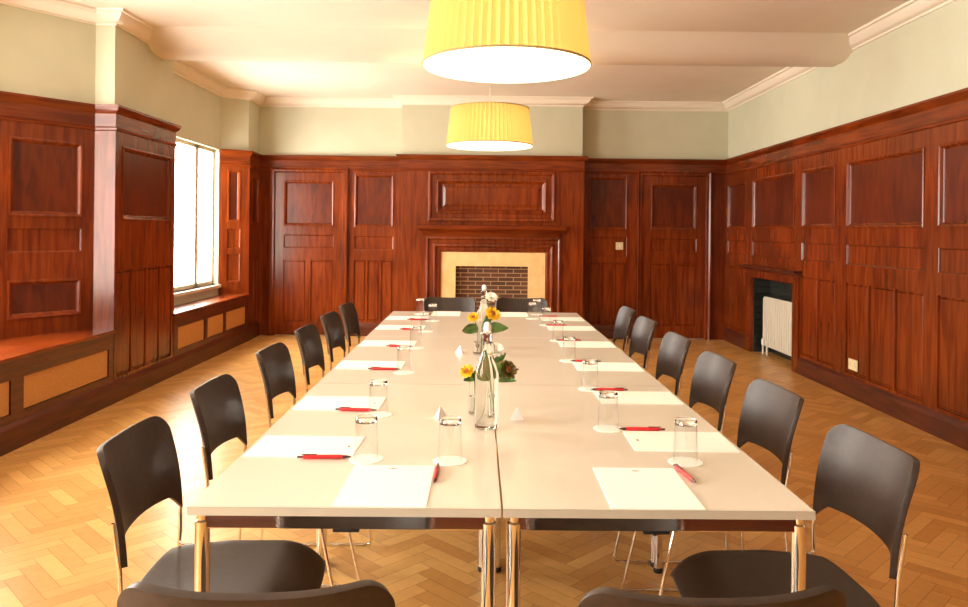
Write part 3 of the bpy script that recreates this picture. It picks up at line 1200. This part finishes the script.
# ------------------------------------------------------------------ centre of the table
def bottle(x, y, label):
    t = empty('swing_top_bottle', (x, y, TOP), 0.4, label, 'bottle', 'water bottles along the table centre')
    b = MB()
    outer = [(0, 0.0), (0.030, 0.0), (0.0365, 0.006), (0.0375, 0.02), (0.0375, 0.165), (0.0345, 0.19), (0.026, 0.212), (0.0175, 0.232), (0.0135, 0.255), (0.0125, 0.29), (0.0145, 0.293), (0.0145, 0.303), (0.0125, 0.306), (0.008, 0.306), (0, 0.305)]
    b.lathe(outer, seg=36)
    b.build('glass_body', ['bottle_glass'], t, smooth=True, angle=60)
    s = MB()
    s.lathe([(0, 0.3065), (0.011, 0.3065), (0.0125, 0.312), (0.0115, 0.325), (0.007, 0.333), (0, 0.335)], seg=20)
    s.build('stopper', ['ceramic'], t, smooth=True, angle=60)
    w = MB()
    w.lathe([(0.0137, 0.268), (0.0155, 0.269), (0.0155, 0.2725), (0.0137, 0.2735)], seg=20)
    for sx in (-1, 1):
        w.tube([(0.0155 * sx, 0, 0.27), (0.018 * sx, 0.004, 0.295), (0.0165 * sx, 0, 0.318), (0.0115 * sx, 0, 0.322)], 0.0013, 6)
        w.tube([(0.0155 * sx, 0, 0.271), (0.019 * sx, -0.012, 0.262), (0.017 * sx, -0.021, 0.240)], 0.0013, 6)
    w.tube([(-0.017, -0.021, 0.240), (0, -0.023, 0.236), (0.017, -0.021, 0.240)], 0.0013, 6)
    w.build('wire_clip', ['steel_wire'], t, smooth=True)
    return t


bottle(0.014, 2.42, 'clear swing top water bottle before the nearer flower vase')
bottle(0.004, 4.10, 'clear swing top water bottle behind the farther flower vase')


def vase(x, y, label):
    t = empty('flower_vase', (x, y, TOP), 0, label, 'vase', 'small glass vases along the table centre')
    b = MB()
    b.lathe([(0, 0), (0.027, 0), (0.030, 0.004), (0.031, 0.05), (0.027, 0.085), (0.030, 0.110), (0.0285, 0.110), (0.0255, 0.085), (0.029, 0.05), (0.028, 0.006), (0, 0.006)], seg=28)
    b.build('glass_body', ['clear_glass'], t, smooth=True, angle=60)
    w = MB()
    w.lathe([(0, 0.0065), (0.0275, 0.0065), (0.0285, 0.05), (0.0275, 0.06), (0, 0.06)], seg=24)
    w.build('water', ['bottle_glass'], t, smooth=True, angle=50)


vase(-0.018, 2.61, 'small clear vase of flowers nearer the camera, behind the first bottle')
vase(-0.020, 3.88, 'small clear vase of flowers farther along, before the second bottle')


def petal_ring(mb, c, ax, n, r0, r1, wid, lift, phase, mi=0):
    ax = Vector(ax).normalized()
    u = ax.orthogonal().normalized()
    v = ax.cross(u)
    for k in range(n):
        a = phase + 2 * PI * k / n
        d = u * math.cos(a) + v * math.sin(a)
        s = ax.cross(d)
        rows = []
        for i in range(6):
            f = i / 5
            r = r0 + (r1 - r0) * f
            hw = wid * math.sin(PI * (0.12 + 0.80 * f)) ** 0.8
            h = lift * f * f
            rows.append([Vector(c) + d * r + ax * (h + 0.15 * hw * abs(q)) + s * hw * q for q in (-1, -0.5, 0, 0.5, 1)])
        mb.grid(rows, mi)


def leaf(mb, p, q, wid, mi=0, droop=0.01):
    p, q = Vector(p), Vector(q)
    d = (q - p)
    s = d.cross(Vector((0.2, 1, 0.3))).normalized()
    up = s.cross(d).normalized()
    rows = []
    for i in range(8):
        f = i / 7
        hw = wid * math.sin(PI * min(1, 0.06 + 0.94 * f)) ** 0.7
        c = p + d * f + Vector((0, 0, -droop * f * f)) + up * 0.01 * math.sin(PI * f)
        rows.append([c + s * hw * k + up * (0.25 * hw * abs(k)) for k in (-1, -0.5, 0, 0.5, 1)])
    mb.grid(rows, mi)


def flower(vx, vy, hx, hy, hz, mat, size, label, leaves=(), layers=3, centre=True):
    t = empty('cut_flower', (vx, vy, TOP + 0.012), 0, label, 'flower', 'flowers in the table vases')
    o = Vector((vx, vy, TOP + 0.012))
    h = Vector((hx, hy, hz)) - o
    base = Vector((random.uniform(-.012, .012), random.uniform(-.012, .012), 0.002))
    neck = Vector((h.x * 0.25, h.y * 0.25, 0.10))
    neck.x = max(-0.016, min(0.016, neck.x))
    neck.y = max(-0.016, min(0.016, neck.y))
    s = MB()
    s.tube([base, neck, (neck + h) / 2 + Vector((0, 0, 0.01)), h], 0.0018, 6)
    s.build('stem', ['stem_green'], t, smooth=True)
    ax = (h - neck).normalized() + Vector((0, -0.9, 0.25))
    b = MB()
    for k in range(layers):
        f = k / max(1, layers - 1)
        petal_ring(b, h, ax, 9 - k, size * 0.15, size * (1 - 0.42 * f), size * 0.30 * (1 - 0.3 * f), size * (0.12 + 0.5 * f), k * 0.35)
    ob = b.build('bloom', [mat], t, smooth=True, angle=80)
    if centre:
        c = MB()
        axn = ax.normalized()
        for i in range(22):
            r = size * 0.30 * math.sqrt(i / 22)
            a = i * 2.399
            u = axn.orthogonal().normalized()
            v = axn.cross(u)
            p = h + axn * size * 0.14 + (u * math.cos(a) + v * math.sin(a)) * r
            c.tube([p, p + axn * size * 0.16], size * 0.05, 5)
        c.build('flower_centre', ['flower_centre'], ob)
    for q, wd_, mt in leaves:
        l = MB()
        q = Vector(q) - o
        leaf(l, neck + Vector((0, 0, 0.004)), q, wd_)
        l.build('leaf', [mt], t, smooth=True, angle=80)
    return t


V1 = (-0.018, 2.61)
flower(*V1, -0.052, 2.585, 0.888, 'petal_yellow', 0.026, 'yellow flower leaning to the window side of the nearer vase', [((-0.065, 2.60, 0.865), 0.018, 'leaf_green'), ((-0.04, 2.57, 0.90), 0.016, 'leaf_green')])
flower(*V1, 0.046, 2.60, 0.958, 'petal_white', 0.030, 'white flower standing tallest in the nearer vase', [((0.080, 2.60, 0.960), 0.016, 'leaf_green'), ((0.095, 2.58, 0.935), 0.018, 'leaf_bronze'), ((0.070, 2.57, 0.925), 0.017, 'leaf_green')], centre=False, layers=4)
flower(*V1, 0.085, 2.58, 0.895, 'leaf_bronze', 0.034, 'bronze leafy bloom leaning to the radiator side of the nearer vase', [((0.125, 2.60, 0.905), 0.018, 'leaf_bronze'), ((0.115, 2.57, 0.87), 0.017, 'leaf_green'), ((0.06, 2.56, 0.88), 0.018, 'leaf_bronze')], centre=True)
V2 = (-0.020, 3.88)
flower(*V2, 0.048, 3.84, 0.945, 'petal_yellow', 0.042, 'large yellow flower with dark centre in the farther vase', [((0.13, 3.86, 0.885), 0.026, 'leaf_green'), ((0.10, 3.90, 0.90), 0.02, 'leaf_green')])
flower(*V2, 0.040, 3.88, 1.025, 'petal_white', 0.034, 'white flower standing tallest in the farther vase', [((0.06, 3.9, 0.985), 0.018, 'leaf_green')], centre=False, layers=4)
flower(*V2, -0.048, 3.86, 0.925, 'petal_yellow', 0.032, 'yellow flower leaning to the window side of the farther vase', [((-0.105, 3.86, 0.870), 0.030, 'leaf_green'), ((-0.08, 3.84, 0.89), 0.024, 'leaf_green')])


def mint(x, y, rz, label):
    m = MB()
    a, h = 0.028, 0.042
    p = [(a * math.cos(k * 2 * PI / 3), a * math.sin(k * 2 * PI / 3), 0) for k in range(3)]
    top = (0, 0, h)
    m.face([p[2], p[1], p[0]])
    for k in range(3):
        m.face([p[k], p[(k + 1) % 3], top])
    o = m.build('pyramid_packet', ['mint_paper'], bevel=0.0015)
    o.location = (x, y, TOP)
    o.rotation_euler = (0, 0, rz)
    tag(o, label, 'packet', 'pyramid paper packets along the table centre')


mint(-0.138, 2.54, 0.3, 'small white pyramid paper packet on the window side of the nearer bottle')
mint(0.115, 2.54, 1.6, 'small white pyramid paper packet on the radiator side of the nearer bottle')
mint(-0.115, 3.90, 1.0, 'small white pyramid paper packet beside the farther vase')
